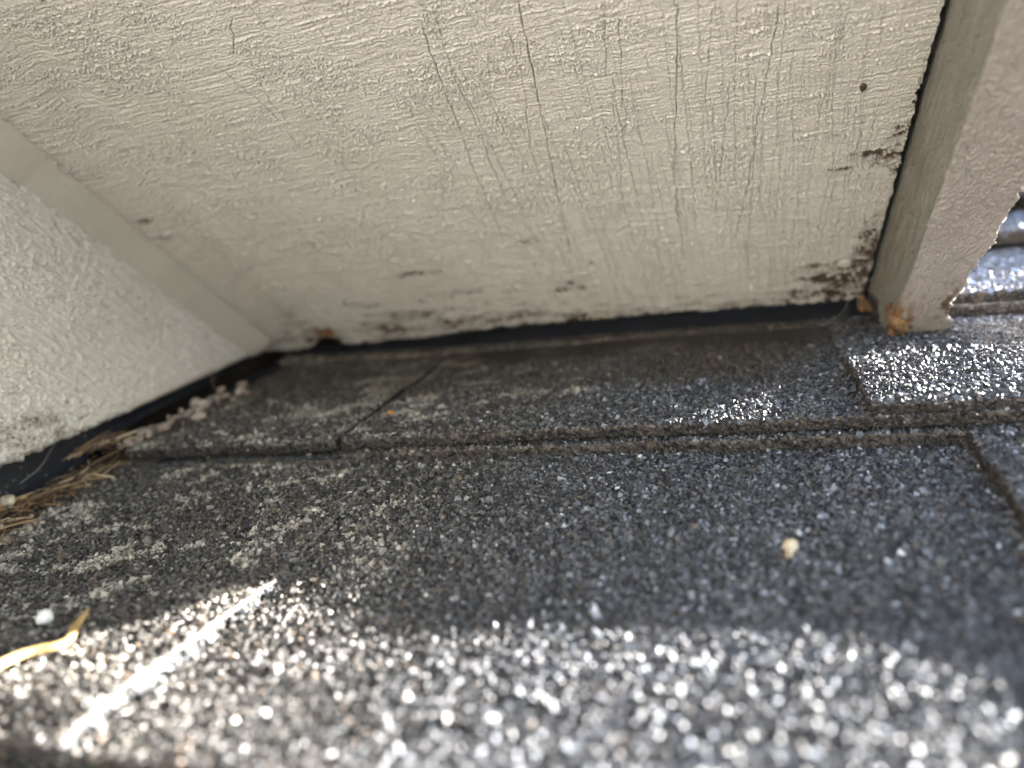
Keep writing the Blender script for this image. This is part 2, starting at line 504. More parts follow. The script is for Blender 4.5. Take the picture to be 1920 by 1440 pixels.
SHINGLE_SEED = [100]
def sheet(name, parent, x0, x1, yf, yb, zt, th, step=0.02, edge_col=(0.085, 0.069, 0.055), left_edge=None, right_edge=None,
          gran=None, edge_dim=0.0, spacing=0.0094, rmean=0.0051, seedtop=None, rag=0.004):
    """One layer: x0..x1 across, front line yf(x), back line yb(x), top zt(x,y), thickness th; gran = (xa, xb, ya, yb) box that gets modelled granules."""
    SHINGLE_SEED[0] += 7
    seed = SHINGLE_SEED[0]
    rng = np.random.default_rng(seed)
    nx = max(2, int((x1 - x0) / step) + 1); ny = max(2, int((yb(0) - yf(0)) / step) + 1)
    s = np.linspace(0, 1, nx); t = np.linspace(0, 1, ny)
    S, T = np.meshgrid(s, t, indexing='ij')
    X = x0 + (x1 - x0) * S
    ex0, ex1 = edge_noise(ny, rag * .8, seed + 1), edge_noise(ny, rag * .8, seed + 2)
    X = X + (1 - S) ** 8 * ex0[None, :] + S ** 8 * ex1[None, :]
    fy = edge_noise(nx, rag, seed + 3)
    Y = yf(X) * (1 - T) + yb(X) * T + (1 - T) ** 12 * fy[:, None]
    wav = lambda x, y: 0.0022 * F_WAVE(x, y)
    ztop = lambda x, y: zt(x, y) + wav(x, y)
    Z = ztop(X, Y)
    top = np.stack([X, Y, Z], -1).reshape(-1, 3)
    speck = np.ones(nx * ny)
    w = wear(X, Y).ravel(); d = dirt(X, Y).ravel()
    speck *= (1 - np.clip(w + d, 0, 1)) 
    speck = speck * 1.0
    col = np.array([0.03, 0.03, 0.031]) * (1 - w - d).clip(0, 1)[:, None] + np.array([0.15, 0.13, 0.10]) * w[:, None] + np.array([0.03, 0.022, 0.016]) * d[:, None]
    V, F, CL, SP = [top], [grid_faces(nx, ny)], [col], [speck]
    off = len(top)
    rows = 5
    def skirt(line, normal, colr, sd, nlen):
        nonlocal off
        r = np.random.default_rng(sd)
        n = len(line)
        h = np.linspace(0, 1, rows)
        P = line[None] - np.array([0, 0, 1.0]) * th * h[:, None, None]
        amp = 0.004 * np.array([0.0, 1, 1.3, 1, .4])
        P = P + np.asarray(normal) * (amp[:, None] * r.standard_normal((rows, n)))[..., None]
        cc = np.asarray(colr) * r.uniform(0.25, 1.5, (rows, n))[..., None]
        cc = np.where((r.random((rows, n)) < 0.3)[..., None], 0.02, cc)
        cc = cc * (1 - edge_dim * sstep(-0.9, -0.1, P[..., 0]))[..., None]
        cc[0] *= 1.9; cc[2:] *= 0.6; cc[-1] *= 0.3  # pale rim imitates an edge catching light; rows below darken, in colour
        V.append(P.reshape(-1, 3)); F.append(grid_faces(rows, n, off)); CL.append(cc.reshape(-1, 3)); SP.append(np.zeros(rows * n))
        off += rows * n
    g = top.reshape(nx, ny, 3)
    fine = lambda L: np.stack([np.interp(np.linspace(0, 1, len(L) * 2 - 1), np.linspace(0, 1, len(L)), L[:, i]) for i in range(3)], 1)
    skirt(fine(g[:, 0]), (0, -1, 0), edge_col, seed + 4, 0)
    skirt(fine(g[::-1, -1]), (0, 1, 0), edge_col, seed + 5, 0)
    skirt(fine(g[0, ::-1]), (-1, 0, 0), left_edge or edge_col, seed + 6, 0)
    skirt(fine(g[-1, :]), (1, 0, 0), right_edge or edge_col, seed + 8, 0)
    o = build(name, np.concatenate(V), F, M_SHINGLE, parent, attrs={'speckle': np.concatenate(SP)}, colors={'col': np.concatenate(CL)})
    if gran:
        xa, xb, ya, yb_ = gran
        xa, xb = max(xa, x0), min(xb, x1)
        nxg = max(1, int((xb - xa) / spacing)); 
        ylo, yhi = max(ya, float(min(yf(xa), yf(xb)))), min(yb_, float(max(yb(xa), yb(xb))))
        nyg = max(1, int((yhi - ylo) / (spacing * 0.9)))
        gx, gy = np.meshgrid(np.arange(nxg), np.arange(nyg), indexing='ij')
        gx = gx + 0.5 * (gy % 2)
        cx = xa + (gx.ravel() + 0.5 + rng.uniform(-.55, .55, gx.size)) * spacing
        cy = ylo + (gy.ravel() + 0.5 + rng.uniform(-.55, .55, gx.size)) * spacing * 0.9
        keep = (cx > x0 + .003) & (cx < x1 - .006) & (cy > yf(cx) + np.interp(cx, np.linspace(x0, x1, nx), fy) - 0.002) & (cy < yb(cx))
        wr = wear(cx, cy)
        keep &= rng.random(cx.size) > wr * 0.25
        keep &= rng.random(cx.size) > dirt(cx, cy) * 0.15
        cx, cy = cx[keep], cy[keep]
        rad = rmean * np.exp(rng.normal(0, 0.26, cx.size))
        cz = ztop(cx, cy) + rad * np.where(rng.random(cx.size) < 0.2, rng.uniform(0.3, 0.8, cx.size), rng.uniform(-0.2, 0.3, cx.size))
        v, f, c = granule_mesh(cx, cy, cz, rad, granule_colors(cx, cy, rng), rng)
        # grains clinging to the cut front edge
        m = int((xb - xa) / 0.014)
        ex = rng.uniform(xa, xb, m); ey = yf(ex) + np.interp(ex, np.linspace(x0, x1, nx), fy) - rng.uniform(0, .004, m)
        er = rmean * rng.uniform(0.5, 1.0, m)
        ez = ztop(ex, ey) - rng.uniform(0.0, 0.9, m) ** 1.5 * th
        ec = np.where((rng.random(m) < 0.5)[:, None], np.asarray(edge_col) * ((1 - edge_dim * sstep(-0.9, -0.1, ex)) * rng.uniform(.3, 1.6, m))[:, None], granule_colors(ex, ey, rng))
        v2, f2, c2 = granule_mesh(ex, ey, ez, er, ec, rng)
        go = build('granule_coat', np.concatenate([v, v2]), np.concatenate([f, f2 + len(v)]), M_GRANULE, o if 'category' in o or parent is None else o, colors={'col': np.concatenate([c, c2])})
        go['kind'] = 'stuff'
    return o

L1 = lambda x: 0.755 - 0.03 * x
L2 = lambda x: 2.155 - 0.02 * x
L3 = lambda x: 3.26 - 0.07 * x
L4 = lambda x: 4.18 - 0.05 * x
L5 = lambda x: 4.86 - 0.03 * x
def fr(fn, d): return lambda x: fn(x) + d
VIEW = (-2.9, 1.4, 0.7, 5.3)
GRP = 'overlapping asphalt shingles'

def lin(z_front, z_back, f0, b0):
    return lambda x, y: z_front + (z_back - z_front) * np.clip((y - f0(x)) / (b0(x) - f0(x)), 0, 1.2)

# course 0: only its upper strip shows at the very bottom
e = empty('shingle', (0, 0, -0.03), 'shaded dark shingle lowest on the roof, below the straw', 'shingle', GRP)
sheet('base_layer', e, -2.6, 9, lambda x: -0.45 + 0 * x, fr(L1, 0.5), lambda x, y: -0.035 + 0 * x, 0.04, gran=(-2.0, 0.6, 0.6, 0.9))
# course 1
def z1(x, y):
    # the exposed front lip curls up a little, and the sheet dips towards its right end
    st = np.where(np.asarray(x) < -1.2, 1.50, 1.36)
    return 0.006 + 0.010 * sstep(0.6, -1.2, x) + 0.100 * np.clip((st - np.asarray(y)) / 0.55, 0, 1.1) ** 1.1
e = empty('shingle', (-1.9, 1.0, 0), 'dark shingle with pale worn streaks, between the navy flashing and the long pale joint', 'shingle', GRP)
sheet('base_layer', e, -2.49, -1.20, L1, fr(L2, 0.5), lambda x, y: z1(x, y) + 0.010, 0.05, right_edge=(0.05, 0.045, 0.04), gran=VIEW)
# its right cut edge: a thin pale rim of bare mat standing just proud of the grit
yy = np.linspace(0.80, 2.12, 330)
rw = 0.011 + 0.0035 * fnoise((330, 4), 6, 1, 141)[:, 0] + 0.002 * fnoise((330, 4), 2, 1, 142)[:, 0]
rz = 0.0115 + 0.0022 * fnoise((330, 4), 5, 1, 143)[:, 0]
rx = -1.199 + 0.003 * fnoise((330, 4), 8, 1, 144)[:, 0]
zz = z1(np.full(330, -1.21), yy) + 0.0022 * F_WAVE(np.full(330, -1.2), yy)
pr = np.stack([np.stack([rx - np.maximum(rw, .003), yy, zz + 0.004], 1), np.stack([rx - np.maximum(rw, .003) * .8, yy, zz + rz], 1), np.stack([rx - .001, yy, zz + rz * .95], 1), np.stack([rx, yy, zz + 0.002], 1)])
build('cut_edge', pr.reshape(-1, 3), grid_faces(4, 330, flip=True), M_RIM, e)
e = empty('shingle', (0, 1.0, 0), 'wide dark shingle carrying the small round seed, sunlit along its front', 'shingle', GRP)
sheet('base_layer', e, -1.199, 9.0, L1, fr(L2, 0.5), z1, 0.05, gran=VIEW)
sheet('tab', e, 0.535, 2.6, L1, fr(L2, 0.5), lambda x, y: z1(x, y) + 0.048, 0.047, left_edge=(0.035, 0.028, 0.023), gran=VIEW)  # left edge coloured dark for the side turned from the sun
# course 2: an under layer whose cut edge shows, then the top layer
e = empty('shingle', (-2.0, 2.3, 0), 'dirt-covered shingle in the corner beside the pale grit pebbles', 'shingle', GRP)
z2 = lin(0.108, 0.034, L2, L3)
sheet('base_layer', e, -2.40, -1.415, fr(L2, -0.012), fr(L3, 0.05), lambda x, y: 0.035 + 0 * x, 0.036)
sheet('tab', e, -2.34, -1.412, fr(L2, 0.02), fr(L3, 0.05), lambda x, y: 0.78 * z2(x, y) + 0.016, 0.040, right_edge=(0.04, 0.032, 0.026), gran=VIEW)
e = empty('shingle', (0, 2.3, 0), 'grey shingle with a thick double edge, below the soffit', 'shingle', GRP)
sheet('base_layer', e, -1.395, 9.0, fr(L2, 0.002), fr(L3, 0.05), lambda x, y: 0.052 + 0 * x, 0.048, gran=(-1.4, 1.4, 2.0, 2.3))
sheet('top_layer', e, -1.380, 9.0, fr(L2, 0.0), fr(L3, 0.05), z2, 0.036, gran=VIEW)
curl = lambda x, y: 0.016 + 0.024 * sstep(1.15, 0.25, x) * (1 - 0.9 * sstep(2.5, 3.0, y))
e = empty('shingle', (0.6, 2.2, 0.08), 'raised sunlit shingle end with a square corner, under the foot of the trim board', 'shingle', GRP)
sheet('top_layer', e, 0.30, 9.0, fr(L2, -0.015), fr(L3, 0.05), lambda x, y: z2(x, y) + curl(x, y), 0.030, gran=VIEW)
# course 3
z3f = lin(0.0, 1.0, L3, L4)
def z3(x, y):
    k = sstep(0.45, 0.75, x); f_ = z3f(x, y)
    return (0.058 + 0.084 * k) * (1 - f_) + (0.052 + 0.043 * k) * f_
e = empty('shingle', (-1, 3.4, 0.03), 'narrow shingle strip with a pale cut edge, in the dark gap under the soffit', 'shingle', GRP)
sheet('base_layer', e, -2.42, 0.47, fr(L3, -0.015), fr(L3, 0.07), lambda x, y: 0.026 + 0 * x, 0.045, edge_col=(0.085, 0.068, 0.054))
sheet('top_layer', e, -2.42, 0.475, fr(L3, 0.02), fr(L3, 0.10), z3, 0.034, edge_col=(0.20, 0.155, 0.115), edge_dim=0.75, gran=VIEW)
e = empty('shingle', (1.2, 3.4, 0.08), 'shingle with a sunlit front strip right behind the trim board', 'shingle', GRP)
sheet('base_layer', e, 0.48, 9.0, fr(L3, -0.015), fr(L4, 0.4), lambda x, y: 0.101 + 0 * x, 0.06, edge_col=(0.05, 0.04, 0.033))
sheet('top_layer', e, 0.485, 9.0, fr(L3, 0.02), fr(L4, 0.4), lambda x, y: z3(np.maximum(x, 0.75), y), 0.038, edge_col=(0.055, 0.045, 0.036), gran=VIEW)
z4 = lin(0.188, 0.135, L4, L5)
e = empty('shingle', (1, 4.2, 0.1), 'blue-shaded shingle above the sunlit strip behind the trim board, green moss at its edge', 'shingle', GRP)
sheet('top_layer', e, 0.62, 9.0, L4, fr(L5, 0.35), z4, 0.06, edge_col=(0.05, 0.042, 0.036), gran=(0.7, 1.9, 3.9, 5.3))
e = empty('shingle', (1, 4.9, 0.1), 'thick dark ridge shingle farthest up the roof behind the trim board', 'shingle', GRP)
sheet('top_layer', e, 0.62, 9.0, L5, lambda x: 5.3 + 0 * x, lambda x, y: 0.265 + 0 * x, 0.04, edge_col=(0.05, 0.045, 0.04), gran=(0.7, 2.2, 4.6, 5.3))
sheet('base_layer', e, 0.62, 9.0, fr(L5, 0.10), lambda x: 5.2 + 0 * x, lambda x, y: 0.220 + 0 * x, 0.09, edge_col=(0.02, 0.02, 0.02))

# ------------------------------------------------------------------ soffit panel
S0 = 3.58                                       # plane Y + Z = S0
R2 = math.sqrt(0.5)
def soff(a, b, n=0.0):
    """a across, b up the slope of the panel (b = 0 is its lower edge), n out of its painted face."""
    a, b, n = np.broadcast_arrays(np.asarray(a, float), b, n)
    z = 0.12 + b * R2 - n * R2
    y = S0 - 0.12 - b * R2 - n * R2
    return np.stack([a, y, z], -1)

EDGE = np.array([(-2.60, 0.0), (-2.52, 0.004), (-2.296, -0.004), (-2.206, 0.01), (-2.16, 0.03), (-2.122, 0.072), (-2.06, 0.10), (-2.002, 0.085), (-1.98, 0.0), (-1.90, 0.006), (-1.554, -0.005),
                 (-1.40, 0.012), (-1.26, 0.017), (-0.986, 0.023), (-0.601, 0.016), (-0.239, 0.003), (0.103, -0.017), (0.344, -0.038), (0.55, -0.025)])
CRACKS = [[(-0.825, 1.712), (-0.847, 1.441), (-0.854, 1.275)], [(-0.854, 1.275), (-0.87, 1.132), (-0.876, 0.94), (-0.883, 0.687)], [(-0.772, 1.77), (-0.795, 1.506), (-0.787, 1.309), (-0.797, 1.115), (-0.803, 0.908)],
          [(-0.535, 1.726), (-0.568, 1.35), (-0.576, 1.221), (-0.603, 0.969), (-0.637, 0.521)], [(-0.587, 1.633), (-0.597, 1.456), (-0.641, 1.186), (-0.65, 0.995)], [(-0.306, 1.667), (-0.35, 1.374)],
          [(-0.335, 1.349), (-0.366, 1.041), (-0.394, 0.735)], [(-0.277, 1.607), (-0.3, 1.34), (-0.319, 1.16)], [(-0.117, 1.618), (-0.15, 1.259), (-0.193, 0.641)], [(0.145, 1.55), (0.119, 1.279), (0.069, 0.886), (0.02, 0.491)],
          [(-1.34, 1.881), (-1.378, 1.844), (-1.383, 1.816), (-1.446, 1.736)], [(-1.535, 1.754), (-1.495, 1.716), (-1.483, 1.665), (-1.442, 1.54), (-1.441, 1.479)], [(-1.404, 1.679), (-1.419, 1.57), (-1.413, 1.459)],
          [(-1.436, 1.432), (-1.443, 1.336)], [(-0.859, 1.792), (-0.877, 1.725)], [(-0.023, 1.593), (-0.065, 1.216)], [(0.317, 1.505), (0.297, 1.295), (0.263, 0.894)], [(-0.657, 0.487), (-0.661, 0.366)],
          [(0.363, 0.871), (0.341, 0.386)], [(0.011, 1.306), (-0.053, 0.61)]]
STRONG = {0: 1.3, 1: .9, 2: .8, 3: 1.1, 8: 1.0, 9: 1.0, 10: 1.0, 11: .9}

def soffit_panel():
    p, pb = 0.0023, 0.0026
    na, nb = int(3.16 / p), int(2.5 / pb)
    fn = lambda sh_, la, lb, sd: fnoise(sh_, la * 0.0031 / p, lb * 0.0031 / pb, sd)
    a = np.linspace(-2.60, 0.56, na); b = np.linspace(0, 2.5, nb)
    A, B = np.meshgrid(a, b, indexing='ij')
    rs = np.random.default_rng(5)
    lo = np.interp(a, EDGE[:, 0], EDGE[:, 1]) + 0.004 * fnoise((na, 4), 13, 1, 4)[:, 0] + 0.003 * fnoise((na, 4), 4, 1, 8)[:, 0]
    B = lo[:, None] + (2.5 - lo[:, None]) * (B / 2.5)
    A = -2.60 + (0.467 + 0.05 * B + 0.0018 * fnoise((4, nb), 1, 12, 9)[:1] + 2.60) * (A + 2.60) / 3.16     # stops short of the rake board: a dark slot
    sh = (na, nb)
    # relief: saw-cut rows along a, paint lumps, stray long ridges
    warp = (0.003 * fn(sh, 160, 60, 21) / pb).astype(int)
    rows = fn(sh, 60, 1.6, 22)
    rows_f = fn(sh, 24, 0.8, 23)
    cre = fn(sh, 120, 1.9, 29); cre2 = fn(sh, 60, 1.3, 37)
    lump = fn(sh, 1.1, 0.8, 24)
    lump2 = fn(sh, 2.6, 1.5, 25)
    patch = sstep(-0.1, 1.4, fn(sh, 60, 34, 26) + 0.6 * fn(sh, 22, 8, 35))            # thick rough paint against plain saw marks
    idx = np.clip(np.arange(nb)[None, :] + warp, 0, nb - 1)
    ii = np.arange(na)[:, None]
    rows, rows_f, cre, cre2 = rows[ii, idx], rows_f[ii, idx], cre[ii, idx], cre2[ii, idx]
    on = sstep(-0.6, 0.8, fn(sh, 26, 6, 38))
    h = 0.0004 * rows + 0.0008 * rows_f + (0.0009 + 0.0013 * patch) * lump
    h -= (0.0013 * np.exp(-(cre / 0.12) ** 2) * on + 0.0010 * np.exp(-(cre2 / 0.15) ** 2)) * (1 - 0.6 * patch)
    h += (0.0007 + 0.0030 * patch) * sstep(0.5, 2.2, lump2)
    ridge = fn(sh, 60, 1.3, 27)[ii, idx]
    crumb = fn(sh, 2.4, 1.2, 30)
    h += 0.0042 * sstep(1.3, 2.4, ridge) * np.clip(0.4 + 0.75 * crumb, 0, 2.0)
    flake = fn(sh, 4.0, 1.8, 28)
    h += 0.006 * sstep(2.2, 2.7, flake + 0.5 * patch) * np.clip(0.8 + 0.4 * lump, 0.2, 1.6)
    # checks
    crack = np.zeros(sh)
    def run(poly, width, depth, seed):
        poly = np.array(poly)[np.argsort([q[1] for q in poly])]
        r = np.random.default_rng(seed)
        j0, j1 = np.searchsorted(b, [poly[0, 1], poly[-1, 1]])
        if j1 - j0 < 3: return
        js = np.arange(j0, min(j1, nb))
        w_ = np.cumsum(r.standard_normal(len(js))) * 0.00022
        w_ -= np.linspace(0, w_[-1], len(js))
        # the check steps sideways at a few saw rows
        st = np.cumsum((r.random(len(js)) < 0.012) * r.normal(0, 0.003, len(js)))
        st -= np.linspace(0, st[-1], len(js))
        ca = np.interp(b[js], poly[:, 1], poly[:, 0]) + w_ + st
        ends = np.minimum(1, np.minimum(js - j0, j1 - js) / 10.0)
        k = np.convolve(r.random(len(js) + 14), np.ones(15) / 15, 'valid')
        lvl = depth * ends * np.clip(0.2 + 1.6 * k - 0.25 + r.normal(0, .1, len(js)), 0.15, 1.2)
        ci = (ca + 2.60) / p
        for d in range(-3, 4):
            i = np.round(ci).astype(int) + d
            ok = (i >= 0) & (i < na)
            prof = np.exp(-((i - ci) / (width / p)) ** 2)
            crack[i[ok], js[ok]] = np.maximum(crack[i[ok], js[ok]], (lvl * prof)[ok])
    for k, poly in enumerate(CRACKS):
        run(poly, 0.0016, 1.05 * STRONG.get(k, 0.7), 300 + k)
    for k in range(330):                                       # many faint hairline checks, denser to the rake side and low down
        aa = 0.5 - abs(rs.normal(0, 1.0)) * 1.1
        if aa < -2.3: continue
        b0 = rs.uniform(0.0, 2.2) * (0.55 if rs.random() < .5 else 1)
        ln = rs.uniform(0.08, 0.55)
        lean = -0.05 - 0.04 * rs.random()
        run([(aa, b0), (aa + lean * ln, b0 + ln)], rs.uniform(0.0013, 0.0018), rs.uniform(0.15, 0.5), 900 + k)
    for k in range(34):                                        # long straight checks, spaced like the grain
        aa = -0.75 + 1.2 * (k + rs.uniform(-.4, .4)) / 34
        b0 = rs.uniform(0.0, 0.8); ln = rs.uniform(0.4, 1.3)
        run([(aa, b0), (aa + (0.05 - 0.10 * (0.45 - aa) / 1.2) * ln, b0 + ln)], 0.0016, rs.uniform(0.3, 0.75), 1500 + k)
    # bare, rotted and stained places
    frn = fn(sh, 16, 5, 31); frs = fn(sh, 5, 2.2, 32); fr3 = fn(sh, 4, 9, 33)
    fr4 = fn(sh, 2.2, 1.3, 34)
    rough_n = 0.6 * frn + 0.55 * frs + 0.3 * fr3 + 0.35 * fr4
    def spot(a0, b0, ra, rb, amp=1.0):
        return amp * np.exp(-(((A - a0) / ra) ** 2 + ((B - b0) / rb) ** 2))
    fld = np.zeros(sh)
    for q in [(0.475, 0.30, 0.055, 0.19, 3.2), (0.44, 0.10, 0.11, 0.11, 3.0), (0.36, 0.16, 0.11, 0.06, 2.3), (0.27, 0.25, 0.08, 0.02, 1.5), (0.19, 0.075, 0.05, 0.02, 1.7), (0.34, 0.04, 0.16, 0.035, 1.6),
              (0.402, 0.887, 0.05, 0.035, 1.5), (0.496, 0.964, 0.035, 0.05, 1.5), (0.46, 0.86, 0.05, 0.05, 1.3), (0.535, 1.12, 0.02, 0.12, 1.6), (0.32, 0.83, 0.04, 0.015, 1.4), (0.52, 0.75, 0.03, 0.12, 1.3),
              (-1.395, 0.538, 0.13, 0.022, 1.7), (-1.618, 0.233, 0.09, 0.03, 1.4), (-1.49, 0.208, 0.11, 0.03, 1.5), (-2.044, 0.12, 0.10, 0.05, 1.9), (-0.836, 0.658, 0.06, 0.012, 1.5), (-1.074, 0.10, 0.12, 0.035, 1.6),
              (-0.689, 0.05, 0.10, 0.02, 1.6), (-2.327, 0.10, 0.10, 0.05, 1.3), (-2.319, 1.128, 0.05, 0.02, 1.3), (-2.308, 1.015, 0.04, 0.02, 1.2), (-1.713, 0.327, 0.06, 0.02, 1.3), (-1.75, 0.12, 0.10, 0.05, 1.3),
              (-1.60, 0.08, 0.14, 0.04, 1.4), (-1.35, 0.10, 0.12, 0.05, 1.4), (-1.30, 0.36, 0.10, 0.02, 1.1), (0.29, 1.0, 0.03, 0.02, 1.0), (0.0, 0.45, 0.05, 0.012, 1.1)]:
        fld += spot(*q)
    for k in range(90):
        aq = -2.35 + 1.75 * rs.random() ** 0.9; bq = abs(rs.normal(0, 0.17)) + 0.01
        fld += spot(aq, bq, rs.uniform(.012, .06), rs.uniform(.008, .022), rs.uniform(.8, 1.75))
    for k in range(26):
        fld += spot(rs.uniform(-0.6, .45), abs(rs.normal(0, 0.10)) + 0.01, rs.uniform(.012, .05), rs.uniform(.006, .014), rs.uniform(.7, 1.5))
    fld += 1.15 * np.exp(-(B / 0.045)) * sstep(0.6, -0.3, fn(sh, 60, 60, 36) * 0.6)
    rot = sstep(0.75, 1.8, np.minimum(fld, 1.75) + 0.62 * rough_n * sstep(0.12, 0.5, fld))
    rust = sstep(0.8, 1.3, spot(-2.06, 0.125, 0.08, 0.04, 2.1) + spot(-0.689, 0.03, 0.05, 0.02, 1.5) + spot(-0.60, 0.025, 0.03, 0.012, 1.3) + spot(-1.05, 0.035, 0.05, 0.015, 1.2) + 0.3 * frs) * 0.85
    grime = 0.95 * sstep(-1.0, 1.2, frn + 0.5 * frs) * np.exp(-B / 0.16) * (0.55 + 0.45 * sstep(0.0, -1.2, A)) + 0.35 * np.exp(-B / 0.5) * sstep(-0.6, -1.6, A) + 0.3 * sstep(0.9, 1.7, frs * 0.6 + frn * 0.7) * np.exp(-B / 0.6) + sstep(0.25, 0.6, fld) * 0.35
    grime += 0.35 * np.exp(-np.abs(A - (0.49 + 0.05 * B)) / 0.03) + 0.5 * np.exp(-np.abs(A + 2.385) / 0.02)
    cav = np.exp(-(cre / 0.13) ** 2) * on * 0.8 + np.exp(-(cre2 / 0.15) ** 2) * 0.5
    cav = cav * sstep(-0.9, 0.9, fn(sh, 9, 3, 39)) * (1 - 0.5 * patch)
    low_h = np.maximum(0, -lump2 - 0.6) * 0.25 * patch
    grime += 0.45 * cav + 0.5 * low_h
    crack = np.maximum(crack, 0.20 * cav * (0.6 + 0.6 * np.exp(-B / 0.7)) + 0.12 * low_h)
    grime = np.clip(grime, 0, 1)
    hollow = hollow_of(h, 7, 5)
    h = h * (1 - 0.55 * rot) - 0.008 * sstep(0.35, 0.6, rot) - 0.006 * crack
    # a proud chipped rim where paint has let go
    P = soff(A, B, h).reshape(-1, 3)
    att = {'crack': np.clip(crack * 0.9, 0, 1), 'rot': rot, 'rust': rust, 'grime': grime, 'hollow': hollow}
    V, F = [P], [grid_faces(na, nb, flip=True)]
    # lower cut edge turning back, and the board's back
    low = P.reshape(na, nb, 3)[:, 0]
    back = low + np.array([0, 1, 1]) * R2 * 0.12 - np.array([0, -R2, R2]) * 0.012
    V.append(back); F.append(np.stack([np.arange(na - 1) * nb, (np.arange(na - 1) + 1) * nb, len(P) + np.arange(na - 1) + 1, len(P) + np.arange(na - 1)], 1))
    n0 = len(P) + na
    ext = soff(np.array([-2.60, 0.56, 0.56, -2.60]), np.array([2.5, 2.5, 9.0, 9.0]), 0.0)
    bk = soff(np.array([-2.60, 0.56, 0.56, -2.60]), np.array([0.0, 0.0, 9.0, 9.0]), -0.12)
    V += [ext, bk]; F += [np.array([[n0 + 3, n0 + 2, n0 + 1, n0]]), np.array([[n0 + 4, n0 + 5, n0 + 6, n0 + 7]])]
    pad = na + 8
    att = {k: np.concatenate([v.ravel(), (v[:, 0] if k != 'rot' else np.maximum(v[:, 0], .8)), np.zeros(8)]) for k, v in att.items()}
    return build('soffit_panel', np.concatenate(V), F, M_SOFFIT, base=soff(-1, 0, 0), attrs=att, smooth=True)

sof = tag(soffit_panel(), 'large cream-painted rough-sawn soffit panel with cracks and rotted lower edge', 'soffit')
# nail head, painted over
v, f = ico(3)
v = v * np.array([1, 1, 1])
g = np.random.default_rng(8)
rr = 0.025
dome = v.copy()
pt = soff(dome[:, 0] * rr + 0.377, dome[:, 1] * rr * 1.0 + 0.262, 0.006 + np.sign(dome[:, 2]) * np.abs(dome[:, 2]) ** 0.4 * 0.010)
build('nail_head', pt, f, M_NAIL, sof, smooth=True)

